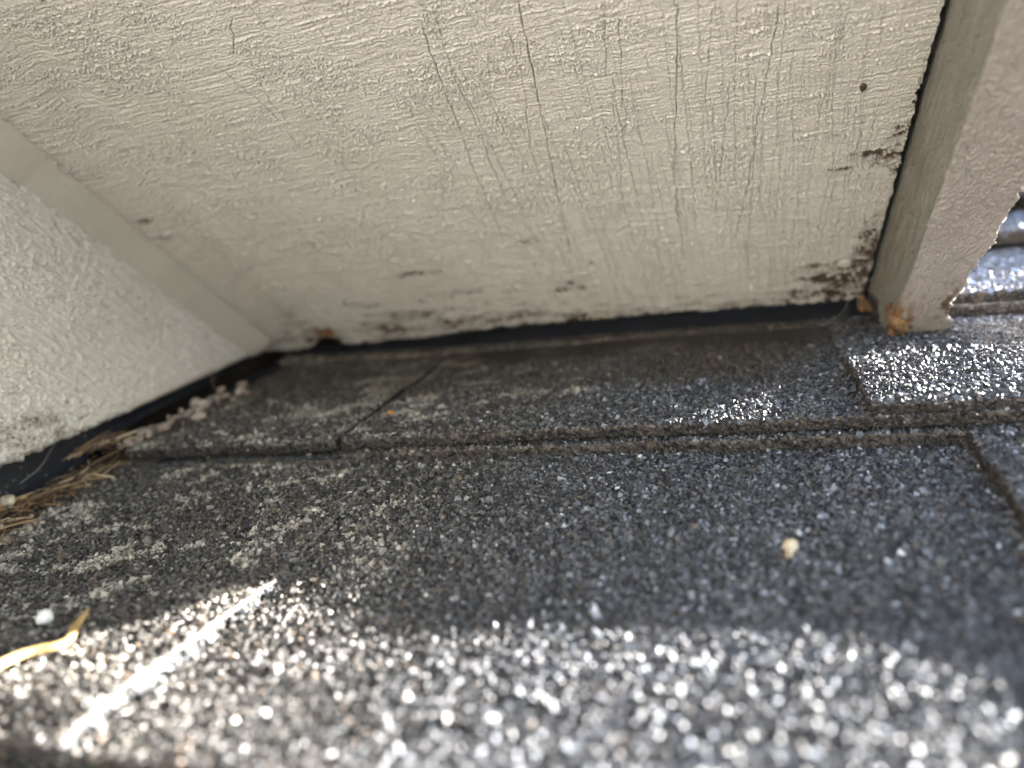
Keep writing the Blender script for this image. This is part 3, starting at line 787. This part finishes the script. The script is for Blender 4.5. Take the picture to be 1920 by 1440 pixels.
# ------------------------------------------------------------------ rake board
def rake_board():
    ts = np.concatenate([np.linspace(0.0, 1.9, 460), np.linspace(1.95, 9.0, 40)])
    ni, nfr, no_ = 110, 70, 50
    nB, nP = len(ts), ni + nfr + no_
    sh = (nB, nP)
    n1 = fnoise(sh, 5, 5, 51); n2 = fnoise(sh, 1.2, 1.2, 52); n3 = fnoise(sh, 30, 5, 53); n4 = fnoise(sh, 45, 2, 56); n5 = fnoise(sh, 9, 7, 57)
    ragged = fnoise((nB, 4), 3, 1, 54)[:, 0]; ragged2 = fnoise((nB, 4), 14, 1, 55)[:, 0]
    pts = np.zeros((nB, nP, 3))
    rot = np.zeros(sh); rust = np.zeros(sh); grime = np.zeros(sh); crack = np.zeros(sh); green = np.zeros(sh)
    n0 = np.concatenate([np.linspace(-0.20, 0.354, ni), np.full(nfr, 0.354), np.linspace(0.35, -1.5, no_)])
    zend = 0.062 + 0.04 * sstep(0.0, -0.3, n0)
    bend = (zend - 0.12) / R2 + n0                      # the foot is cut parallel to the shingles
    sI = np.arange(nP); inner = sI < ni; front = (sI >= ni) & (sI < ni + nfr)
    for i, t in enumerate(ts):
        n = n0.copy()
        bb = bend + t
        bz = bb - n                                     # height above the roof, in slope units
        xl = 0.49 + 0.05 * np.minimum(bz, 2.0)
        xr = 0.668 + 0.10 * np.minimum(bz, 2.0) + 0.0008 * ragged[i] + 0.0055 * ragged2[i]
        xr = xr + 0.018 * np.exp(-((bz + 0.05) / 0.09) ** 2) - 0.02 * np.exp(-((bz - 0.12) / 0.06) ** 2)
        x = np.where(inner, xl, xr)
        fr_t = np.linspace(0, 1, nfr)
        x[front] = (xl + 0.004 + (xr - xl - 0.008) * np.concatenate([np.zeros(ni), fr_t, np.zeros(no_)]))[front]
        n[ni - 1] -= 0.006; n[ni - 2] -= 0.002; x[ni - 1] += .001; n[ni] -= 0.001; n[ni + nfr - 1] -= 0.006
        x[inner] += (-0.0010 * n1[i] - 0.0006 * n2[i] - 0.0012 * n4[i])[inner]
        n[front] += (0.0017 * n2[i] + 0.0008 * n3[i] + 0.0003 * n1[i])[front]
        x[ni + nfr:] += 0.003 * n1[i, ni + nfr:]
        # worn, crumbling foot
        k = np.exp(-t / 0.03)
        bb = bb + k * (0.012 * n5[i] + 0.010)
        corner = np.exp(-((x - 0.485) / 0.05) ** 2) * (n0 > 0.25) * np.exp(-t / 0.10)
        n = n - 0.025 * corner * (0.7 + 0.4 * n5[i])
        pts[i] = soff(x, bb, n)
        z = pts[i][:, 2]
        fx = np.clip((x - xl) / np.maximum(xr - xl, 1e-3), 0, 1)
        rot[i] = sstep(0.9, 1.6, front * (1.7 * np.exp(-((fx - 0.93) / 0.16) ** 2 - ((z - 0.20) / 0.07) ** 2) + 1.3 * np.exp(-((fx - 0.25) / 0.16) ** 2 - ((z - 0.13) / 0.05) ** 2) + 1.1 * np.exp(-((z - 0.06) / 0.025) ** 2)) + 0.35 * n5[i] + 0.25 * n2[i] + inner * 1.1 * np.exp(-((z - 0.08) / 0.08) ** 2) * (n0 > 0.28))
        rust[i] = np.clip(front * 1.6 * np.exp(-((fx - 0.02) / 0.24) ** 2 - ((z - 0.15) / 0.075) ** 2) * sstep(-1.9, 0.2, n5[i]) + inner * (0.5 * np.exp(-((n0 - 0.10) / 0.09) ** 2) * np.exp(-((bz - 0.45) / 0.42) ** 2) * sstep(-.2, 1.2, n4[i] + 0.6 * n3[i])) + inner * sstep(0.30, 0.35, n0) * np.exp(-((z - 0.14) / 0.09) ** 2), 0, 0.9)
        grime[i] = np.clip(front * (0.9 * np.exp(-((z - 0.06) / 0.22) ** 2) + 0.5) * sstep(-0.8, 1.5, n2[i] + 0.6 * n5[i]) + inner * (0.30 + 0.22 * n4[i] + 0.6 * np.exp(-np.maximum(n0, 0) / 0.03)), 0, 1)
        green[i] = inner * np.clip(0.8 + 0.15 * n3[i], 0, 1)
        crack[i] = inner * 0.4 * sstep(1.6, 2.4, n4[i])
    nV = nB * nP
    V = [pts.reshape(-1, 3)]
    F = [grid_faces(nB, nP)]
    cen = pts[0, :ni + nfr].mean(axis=0) + np.array([0.05, 0.0, 0.02])
    V.append(cen[None]); k = np.arange(nP)
    F.append(np.stack([k, np.roll(k, -1), np.full(nP, nV)], 1)[:, ::-1])
    att = {'crack': crack, 'rot': rot, 'rust': rust, 'grime': grime, 'green': green, 'hollow': np.clip(0.5 + 0.22 * n2 + 0.1 * n5, 0, 1)}
    att = {q: np.concatenate([v_.ravel(), [0.0]]) for q, v_ in att.items()}
    att['rot'][-1] = 1
    return build('rake_board', np.concatenate(V), F, M_RAKE, base=(0.6, 3.0, 0.06), attrs=att, smooth=True)
rake = tag(rake_board(), 'thick weathered trim board standing on the shingles, its chipped lower end bare orange wood', 'trim board')
# bare wood showing at the chipped lower end, and the splinter behind it
parts = [rock((0.510, 2.962, 0.145), 0.052, 61, 4, 0.07, (0.62, 0.62, 1.15)), rock((0.516, 3.010, 0.090), 0.050, 62, 4, 0.09, (0.85, 0.7, 0.7))]
for q_ in range(2):
    vv, ff = parts[q_]
    parts[q_] = (vv + 0.0014 * np.random.default_rng(q_).standard_normal(vv.shape), ff)
v, f = join(parts)
build('exposed_wood', v, f, M_BARE, rake, smooth=True)
v, f = rock((0.452, 3.345, 0.105), 0.036, 63, 3, 0.25, (0.6, 0.7, 1.1))
tag(build('wood_splinter', v, f, M_BARE, base=(0.432, 3.33, 0.08), smooth=True), 'amber wood chunk wedged behind the foot of the trim board', 'wood chunk')
# navy drip edge along the outer top of the board
bq = np.linspace(0.55, 9.0, 30)
prof = [(0.0, -1.40), (0.16, -1.40), (0.16, -1.44), (0.0, -1.44)]
pts = np.array([[soff(0.68 + 0.10 * min(b, 2.5) + dx, b, n_) for dx, n_ in prof] for b in bq])
k = 4
i_ = np.arange(len(bq) - 1)[:, None] * k; j_ = np.arange(k)[None]
f = np.stack([i_ + j_, i_ + (j_ + 1) % k, i_ + k + (j_ + 1) % k, i_ + k + j_], 2).reshape(-1, 4)
build('drip_edge', pts.reshape(-1, 3), [f, np.array([[0, 1, 2, 3]])], M_FLASH, rake)

# ------------------------------------------------------------------ unseen upper roof, wall core and gap board, added to keep light out
v = np.concatenate([soff(np.array([-2.6, 0.66, 0.66, -2.6]), np.array([-0.3, -0.3, 9.0, 9.0]), n_) for n_ in (-1.38, -1.6)])
f = np.array([[0, 1, 2, 3], [7, 6, 5, 4], [0, 4, 5, 1], [1, 5, 6, 2], [2, 6, 7, 3], [3, 7, 4, 0]])
o = build('roof_light_block', v, f, M_DECK); o['kind'] = 'structure'
v, f = box(-3.4, -2.68, -8.0, 8.0, -0.5, 8.0)
o = build('wall_light_block', v, f, M_LIGHT_BLOCK, base=(-3, 0, -.5)); o['kind'] = 'structure'
v, f = box(-2.68, 0.60, 3.99, 4.12, -0.02, 2.0)
build('gap_light_block', v, f, M_LIGHT_BLOCK, base=(-1, 4.05, 0))['kind'] = 'structure'
# ------------------------------------------------------------------ siding on the side wall, caulk, flashing
def zbot(y):
    return np.interp(y, [-8, 1.2, 1.837, 2.474, 3.426, 3.8], [0.75, 0.25, 0.209, 0.173, 0.132, 0.12])

def siding_board():
    p = 0.0034
    ny, nz = int(2.7 / p), int(1.7 / p)
    y = np.linspace(1.1, 3.8, ny); t = np.linspace(0, 1, nz)
    Yg, T = np.meshgrid(y, t, indexing='ij')
    fe = 0.0032 * fnoise((ny, 4), 6, 1, 71)[:, 0] * sstep(2.9, 2.0, y) + 0.0022 * fnoise((ny, 4), 2, 1, 72)[:, 0] * sstep(2.6, 1.8, y)
    zb = zbot(y) + fe
    Zg = zb[:, None] + (1.9 - zb[:, None]) * T
    # relief runs along the soffit slope
    u = (-Yg + Zg) * R2; w = (Yg + Zg) * R2
    st = Field(4.0, 2000, 0.10, 0.006, 73); st2 = Field(4.0, 2000, 0.03, 0.005, 74); bl = Field(4.0, 2000, 0.009, 0.006, 75); mk = Field(4.0, 400, 0.3, 0.3, 76); fl = Field(4.0, 2000, 0.035, 0.007, 77)
    m = sstep(-0.6, 1.0, mk(u, w))
    low = sstep(0.75, 0.25, Zg) * sstep(2.7, 1.9, Yg)
    h = 0.0018 * st(u, w) + 0.0021 * st2(u, w) + (0.0012 + 0.0020 * m + 0.0012 * low) * np.maximum(bl(u, w), -0.7)
    h += 0.0055 * sstep(2.2, 2.9, fl(u, w))
    edge = np.exp(-(Zg - zb[:, None]) / 0.03)
    h -= 0.02 * edge ** 3
    frn = Field(4.0, 1200, 0.05, 0.03, 78)(Yg, Zg); frs = Field(4.0, 1400, 0.012, 0.009, 79)(Yg, Zg)
    fl_ = 1.2 * np.exp(-(((Yg - 1.95) / 0.28) ** 2 + ((Zg - 0.30) / 0.10) ** 2)) + 0.8 * np.exp(-(((Yg - 2.15) / 0.2) ** 2 + ((Zg - 0.22) / 0.05) ** 2)) + 0.25 * low
    rot = 0.0 * h
    grime = np.clip(0.6 * sstep(0.7, 1.9, fl_ + 0.35 * frn + 0.3 * frs) + 0.4 * np.exp(-(S0 - 0.09 - (Yg + Zg)) / 0.10) * 0.5 + 0.2 * edge + 0.12, 0, 1)
    frt = Field(4.0, 1600, 0.006, 0.005, 81)(Yg, Zg)
    rot = 0.85 * sstep(1.2, 1.9, 0.62 * fl_ + 0.32 * frs + 0.25 * frn + 0.4 * frt)
    crack = 0.75 * sstep(2.35, 2.9, Field(4.0, 1600, 0.07, 0.006, 80)(u, w))
    P = np.stack([-2.5 + h, Yg, Zg], -1).reshape(-1, 3)
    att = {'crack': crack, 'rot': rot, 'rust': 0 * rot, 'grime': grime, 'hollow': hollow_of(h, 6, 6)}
    low_v = P.reshape(ny, nz, 3)[:, 0] + np.array([-0.12, 0, 0])
    n0 = len(P)
    V = [P, low_v]; i = np.arange(ny - 1)
    F = [grid_faces(ny, nz), np.stack([i * nz, n0 + i, n0 + i + 1, (i + 1) * nz], 1)]
    # the plain rest of the wall beyond the close view
    n1 = n0 + ny
    q = np.array([[-2.5, 1.1, zbot(1.1)], [-2.5, -8, 0.75], [-2.5, -8, 7.0], [-2.5, 1.1, 7.0], [-2.5, 1.1, 1.9], [-2.5, 3.8, 1.9], [-2.5, 3.8, 7.0],
                  [-2.62, -8, 0.75], [-2.62, -8, 7.0], [-2.62, 3.8, 7.0], [-2.62, 3.8, 0.12]])
    V.append(q)
    F += [np.array([[n1 + 1, n1, n1 + 3, n1 + 2], [n1 + 4, n1 + 5, n1 + 6, n1 + 3], [n1 + 7, n1 + 8, n1 + 9, n1 + 10]])]
    att = {k_: np.concatenate([v_.ravel(), v_[:, 0], np.zeros(len(q))]) for k_, v_ in att.items()}
    return build('siding_board', np.concatenate(V), F, M_SIDING, base=(-2.55, 2.4, 0.17), attrs=att, smooth=True)
tag(siding_board(), 'cream siding board beside the soffit, pale and speckled with black near its lower edge', 'siding')

def caulk_bead():
    nb_, nk = 260, 22
    bs = np.linspace(0.055, 3.2, nb_)
    wb = 1 + 0.06 * fnoise((nb_, 4), 24, 1, 91)[:, 0] + 0.01 * fnoise((nb_, 4), 5, 1, 92)[:, 0]
    pts = np.zeros((nb_, nk, 3))
    for i, b in enumerate(bs):
        wa = 0.105 * wb[i]; wn = (0.075 + 0.02 * min(b, 1.6)) * wb[i]
        if b < 0.12: 
            s_ = math.sqrt(max(0.0, 1 - ((0.12 - b) / 0.066) ** 2)); wa *= 0.25 + .75 * s_; wn *= 0.25 + .75 * s_
        t = np.linspace(0, 1, nk)
        # shallow fillet from the siding face to the soffit face
        a = -2.5 + wa * t ** 1.25
        n = wn * (1 - t) ** 1.25
        bul = 0.012 * np.sin(np.pi * t) * (1.0 if b > 0.5 else 1.6 - 1.2 * b)
        a = a + bul * 0.7; n = n + bul * 0.7
        a[0] -= 0.012; n[-1] -= 0.008
        pts[i] = soff(a, b, n)
    pts[:, 1:-1] += 0.0012 * fnoise((nb_, nk), 6, 5, 93)[:, 1:-1, None]
    nV = nb_ * nk
    cap = soff(-2.49, 0.05, 0.02)
    k = np.arange(nk - 1)
    V = np.concatenate([pts.reshape(-1, 3), cap[None]])
    F = [grid_faces(nb_, nk), np.stack([k, k + 1, np.full(nk - 1, nV)], 1)]
    return build('caulk_bead', V, F, M_CAULK, base=(-2.45, 3.4, 0.15), smooth=True)
tag(caulk_bead(), 'smooth cream caulk bead filling the joint between siding and soffit', 'caulk')

# step flashing: a bent navy sheet with an upright leg behind the siding and a foot on the shingles
ys = np.linspace(-1.0, 3.50, 120)
wv = 0.006 * fnoise((120, 4), 10, 1, 95)[:, 0]
rows = []
for x_, z_ in ((-2.66, 0.6), (-2.615, 0.5), (-2.60, 0.14), (-2.588, 0.065), (-2.555, 0.052), (-2.555, 0.046), (-2.60, 0.050), (-2.63, 0.13), (-2.69, 0.6)):
    zz = z_ + (0.06 * sstep(2.1, 2.4, ys) if z_ < 0.2 else 0 * ys)
    rows.append(np.stack([x_ + wv, ys, zz], 1))
V = np.stack(rows); k = V.shape[0]
F = [grid_faces(k, 120, flip=True)]
e0 = np.arange(k) * 120 + 119
F.append(np.array([[e0[0], e0[1], e0[7], e0[8]], [e0[1], e0[2], e0[6], e0[7]]])); F.append(np.array([[e0[2], e0[3], e0[5], e0[6]][:4]]))
tag(build('step_flashing', V.reshape(-1, 3), F, M_FLASH, base=(-2.6, 2.4, 0.05), smooth=True), 'dark navy metal flashing strip below the siding, speckled with grit', 'flashing')

# ------------------------------------------------------------------ debris
def zroof(x, y):
    """Top of whatever shingle lies at x, y."""
    if y > L2(x) and x < -1.39:
        return 0.78 * float(z2(np.array(x), np.array(y))) + 0.022
    if y > L2(x): 
        return float(z2(np.array(x), np.array(y))) + (0.013 if x < -1.39 else 0.024 if x > 0.3 else 0) + 0.006
    return float(z1(np.array(x), np.array(y))) + (0.011 if x < -1.2 else 0.048 if x > .535 else 0) + 0.006

rg = np.random.default_rng(77)
# pale grit heaped in the corner
proto = None
for k in range(95):
    s = rg.random()
    y = 2.28 + 0.66 * s ** 0.9 + rg.normal(0, .03)
    x = -2.45 + abs(rg.normal(0, 0.075)) - 0.01 * s
    r = rg.choice([0.006, 0.009, 0.012, 0.016, 0.020], p=[.25, .27, .25, .16, .07])
    z = zroof(x, y) + r * 0.6 + (-0.03 * rg.random() if x < -2.37 else 0)
    v, f = rock((x, y, z), r, 500 + k, 2, 0.42, (rg.uniform(.7, 1.5), 1, rg.uniform(.6, .95)))
    tag(build('grit_pebble', v, f, M_GRIT, base=(x, y, z - r), smooth=False), 'pale pinkish pebble in the grit heap against the navy flashing', 'pebble', 'pale pebbles heaped along the flashing')
for k, (x, y) in enumerate([(-2.36, 3.02), (-2.30, 2.92), (-2.25, 2.55)]):
    v, f = rock((x, y, zroof(x, y) + 0.012), 0.020, 560 + k, 2, 0.2, (1.3, 1, 0.7))
    tag(build('grit_pebble', v, f, M_GRIT, base=(x, y, zroof(x, y)), smooth=True), 'pale pinkish pebble strewn just beyond the grit heap by the flashing', 'pebble', 'pebbles strewn past the heap')

# dead grass mat along the flashing
parts, gcol = [], []
for k in range(240):
    y = 1.5 + 0.75 * rg.random() ** 1.3; x = -2.54 + abs(rg.normal(0, 0.05))
    th = rg.normal(math.radians(70), 0.9); ln = rg.uniform(0.05, 0.34); cu = rg.normal(0, 1.6)
    z = zroof(x, y) + rg.uniform(0.0, 0.03)
    tt = np.linspace(-0.5, 0.5, 7)
    px = x + ln * tt * math.cos(th) + cu * 0.08 * (tt ** 2 - .08) * ln / .2
    py = y + ln * tt * math.sin(th)
    pz = np.maximum(z + rg.normal(0, 0.10) * ln * tt + rg.uniform(0, .12) * (0.25 - tt ** 2) * ln / .2 * .5, zroof(x, y))
    px = np.maximum(px + 0.03, -2.56)
    parts.append(tube(np.stack([px, py, pz], 1), rg.choice([0.0014, 0.002, 0.003, 0.0045], p=[.3, .35, .25, .1]), 4))
    gcol.append(np.tile(np.array([(0.05, 0.03, 0.018), (0.14, 0.085, 0.045), (0.26, 0.17, 0.09), (0.46, 0.36, 0.24)][rg.choice(4, p=[.3, .35, .25, .1])]) * rg.uniform(.8, 1.2), (len(parts[-1][0]), 1)))
for k in range(150):
    y = rg.uniform(1.6, 2.32); x = -2.53 + abs(rg.normal(0, 0.05))
    parts.append(rock((x, y, zroof(x, y) + rg.uniform(0, .02)), rg.uniform(0.006, 0.016), 700 + k, 1, 0.25))
    gcol.append(np.tile(np.array([(0.05, 0.035, 0.025), (0.12, 0.08, 0.055), (0.4, 0.31, 0.25)][rg.choice(3, p=[.45, .35, .2])]), (len(parts[-1][0]), 1)))
v, f = join(parts)
tag(build('dead_grass', v, f, M_GRASSMAT, base=(-2.5, 1.95, 0.04), colors={'col': np.concatenate(gcol)}), 'tangled mat of brown dead grass along the foot of the navy flashing', 'dead grass', kind='stuff')

def thing_tube(name, pts, rad, mat, label, cat, n=40, flat=1.0, k=8):
    P = smooth_path(pts, n)
    r_ = np.interp(np.linspace(0, 1, n), np.linspace(0, 1, len(rad)), rad)
    v, f = tube(P, r_, k, flat)
    return tag(build(name, v, f, mat, base=P[0], smooth=True), label, cat)

thing_tube('straw', [(-2.60, 1.66, 0.085), (-2.572, 1.77, 0.078), (-2.55, 1.84, 0.072), (-2.525, 1.91, 0.066)], [0.011, 0.013, 0.010], M_STRAW, 'short thick straw poking out of the dead grass mat', 'straw')
bent = [(-1.50, 0.70, .035), (-1.505, 0.83, .03), (-1.508, 0.92, .025), (-1.512, 1.00, .02), (-1.468, 1.045, .018), (-1.466, 1.075, .018), (-1.503, 1.13, .02), (-1.525, 1.17, .022), (-1.560, 1.22, .02)]
bent = [(x, y, zroof(x, max(y, 0.8)) + dz) for x, y, dz in bent]
thing_tube('straw', bent, [0.015, 0.0155, 0.015, 0.0145, 0.013, 0.012, 0.011, 0.008, 0.003], M_STRAW, 'long bent yellow straw lying loose on the sunlit shingle', 'straw', 60, 0.6)
v, f = rock((-1.66, 1.185, zroof(-1.66, 1.185) + 0.012), 0.021, 601, 3, 0.12, (1.15, 1, 0.9))
tag(build('grit_chip', v, f, M_WHITE, base=(-1.68, 1.19, 0.03), smooth=True), 'bright white chip of grit lying near the tip of the bent straw', 'grit')
v, f = rock((-2.53, 1.84, 0.085), 0.028, 602, 3, 0.15, (0.8, 1.5, 0.8))
tag(build('seed_husk', v, f, M_SEED, base=(-2.53, 1.84, 0.06), smooth=True), 'pale oblong seed husk resting in the dead grass mat', 'seed')
# rounded seed with a short stalk on the wide shingle
e = empty('seed', (0.05, 1.61, 0.01), 'small round pale seed with a stub, alone on the wide shingle', 'seed')
v, f = rock((0.052, 1.608, 0.027), 0.0165, 603, 3, 0.08, (1, 1, 1))
build('seed_body', v, f, M_SEED, e, smooth=True)
P = smooth_path([(0.049, 1.60, 0.024), (0.047, 1.583, 0.017), (0.050, 1.568, 0.015)], 10)
v, f = tube(P, np.linspace(0.010, 0.008, 10), 8)
build('stub', v, f, M_SEED, e, smooth=True)
parts = [rock((-1.335 + dx, 2.45 + dy, 0.092 + dz), r_, 610 + i, 2, 0.25, (1.2, .9, .8)) for i, (dx, dy, dz, r_) in enumerate([(0, 0, -.004, .009), (0.020, 0.010, -.002, .011), (0.038, 0.0, -.004, .008), (-.028, -.03, -.006, .006)])]
v, f = join(parts)
tag(build('wood_crumb', v, f, M_AMBER, base=(-1.33, 2.45, 0.085), smooth=True), 'small amber wood crumb beside the joint of the two shingles below the soffit', 'crumb')
v, f = rock((-0.345, 2.125, 0.022), 0.0095, 620, 2, 0.25, (1.5, .8, .7))
tag(build('grit_chip', v, f, M_WHITE, base=(-0.345, 2.125, 0.01), smooth=True), 'tiny white flake lying just below the double shingle edge', 'grit')
v, f = rock((0.365, 0, 0), 1, 630, 2)
v = soff(0.365 + 0.010 * (v[:, 0] - .365), 1.197 + 0.015 * v[:, 1], 0.006 + 0.008 * v[:, 2])
tag(build('insect_husk', v, f, M_HUSK, base=soff(.365, 1.197, 0), smooth=True), 'tiny dark brown husk stuck on the cream soffit near the trim board', 'husk')
# loose strands
thing_tube('cobweb_thread', [(0.395, 3.30, 0.20), (0.37, 3.24, 0.13), (0.31, 3.2, 0.09), (0.27, 3.16, 0.085)], [0.0005, 0.0005], M_THREAD, 'fine cobweb thread hanging behind the foot of the trim board', 'cobweb', 24, 1, 4)
thing_tube('plant_fibre', [(-1.07, 1.235, 0.03), (-1.055, 1.29, 0.05), (-1.045, 1.315, 0.055), (-1.02, 1.30, 0.045)], [0.0009, 0.0009], M_THREAD, 'thin translucent fibre loop beside the long pale joint', 'fibre', 24, 1, 5)
thing_tube('plant_fibre', [(-2.585, 1.95, 0.10), (-2.55, 2.02, 0.13), (-2.56, 2.10, 0.17), (-2.57, 2.16, 0.19)], [0.0007, 0.0006], M_THREAD, 'pale hair-thin fibre curling up against the navy flashing', 'fibre', 24, 1, 4)
thing_tube('plant_fibre', [(-2.45, 2.93, 0.09), (-2.50, 3.0, 0.14), (-2.52, 3.05, 0.20), (-2.53, 3.02, 0.25)], [0.0025, 0.0025], M_DEADGRASS, 'brown rootlet arching in front of the flashing above the grit heap', 'fibre', 24, 1, 5)

def moss(name, cx, cy, z, rx, ry, hgt, n, mat, seed, label):
    r = np.random.default_rng(seed)
    parts = []
    for k in range(n):
        a, q = r.uniform(0, 6.28), math.sqrt(r.random())
        x, y = cx + rx * q * math.cos(a), cy + ry * q * math.sin(a)
        l_ = hgt * r.uniform(0.4, 1.2) * (1.1 - q * .6)
        dx, dy = r.normal(0, .5, 2) * l_
        parts.append(tube(np.array([[x, y, z], [x + dx * .4, y + dy * .4, z + l_ * .6], [x + dx, y + dy, z + l_]]), [0.0035, 0.003, 0.001], 4))
    v, f = join(parts)
    return tag(build(name, v, f, mat, base=(cx, cy, z)), label, 'moss', kind='stuff')
moss('moss', -2.47, 2.30, 0.03, 0.07, 0.08, 0.03, 420, M_MOSS, 41, 'brown dried moss at the flashing where the upper shingle edge ends')
moss('green_moss', 1.34, 3.98, 0.15, 0.10, 0.05, 0.04, 300, M_GMOSS, 42, 'dark green moss tuft on the shingles behind the trim board')
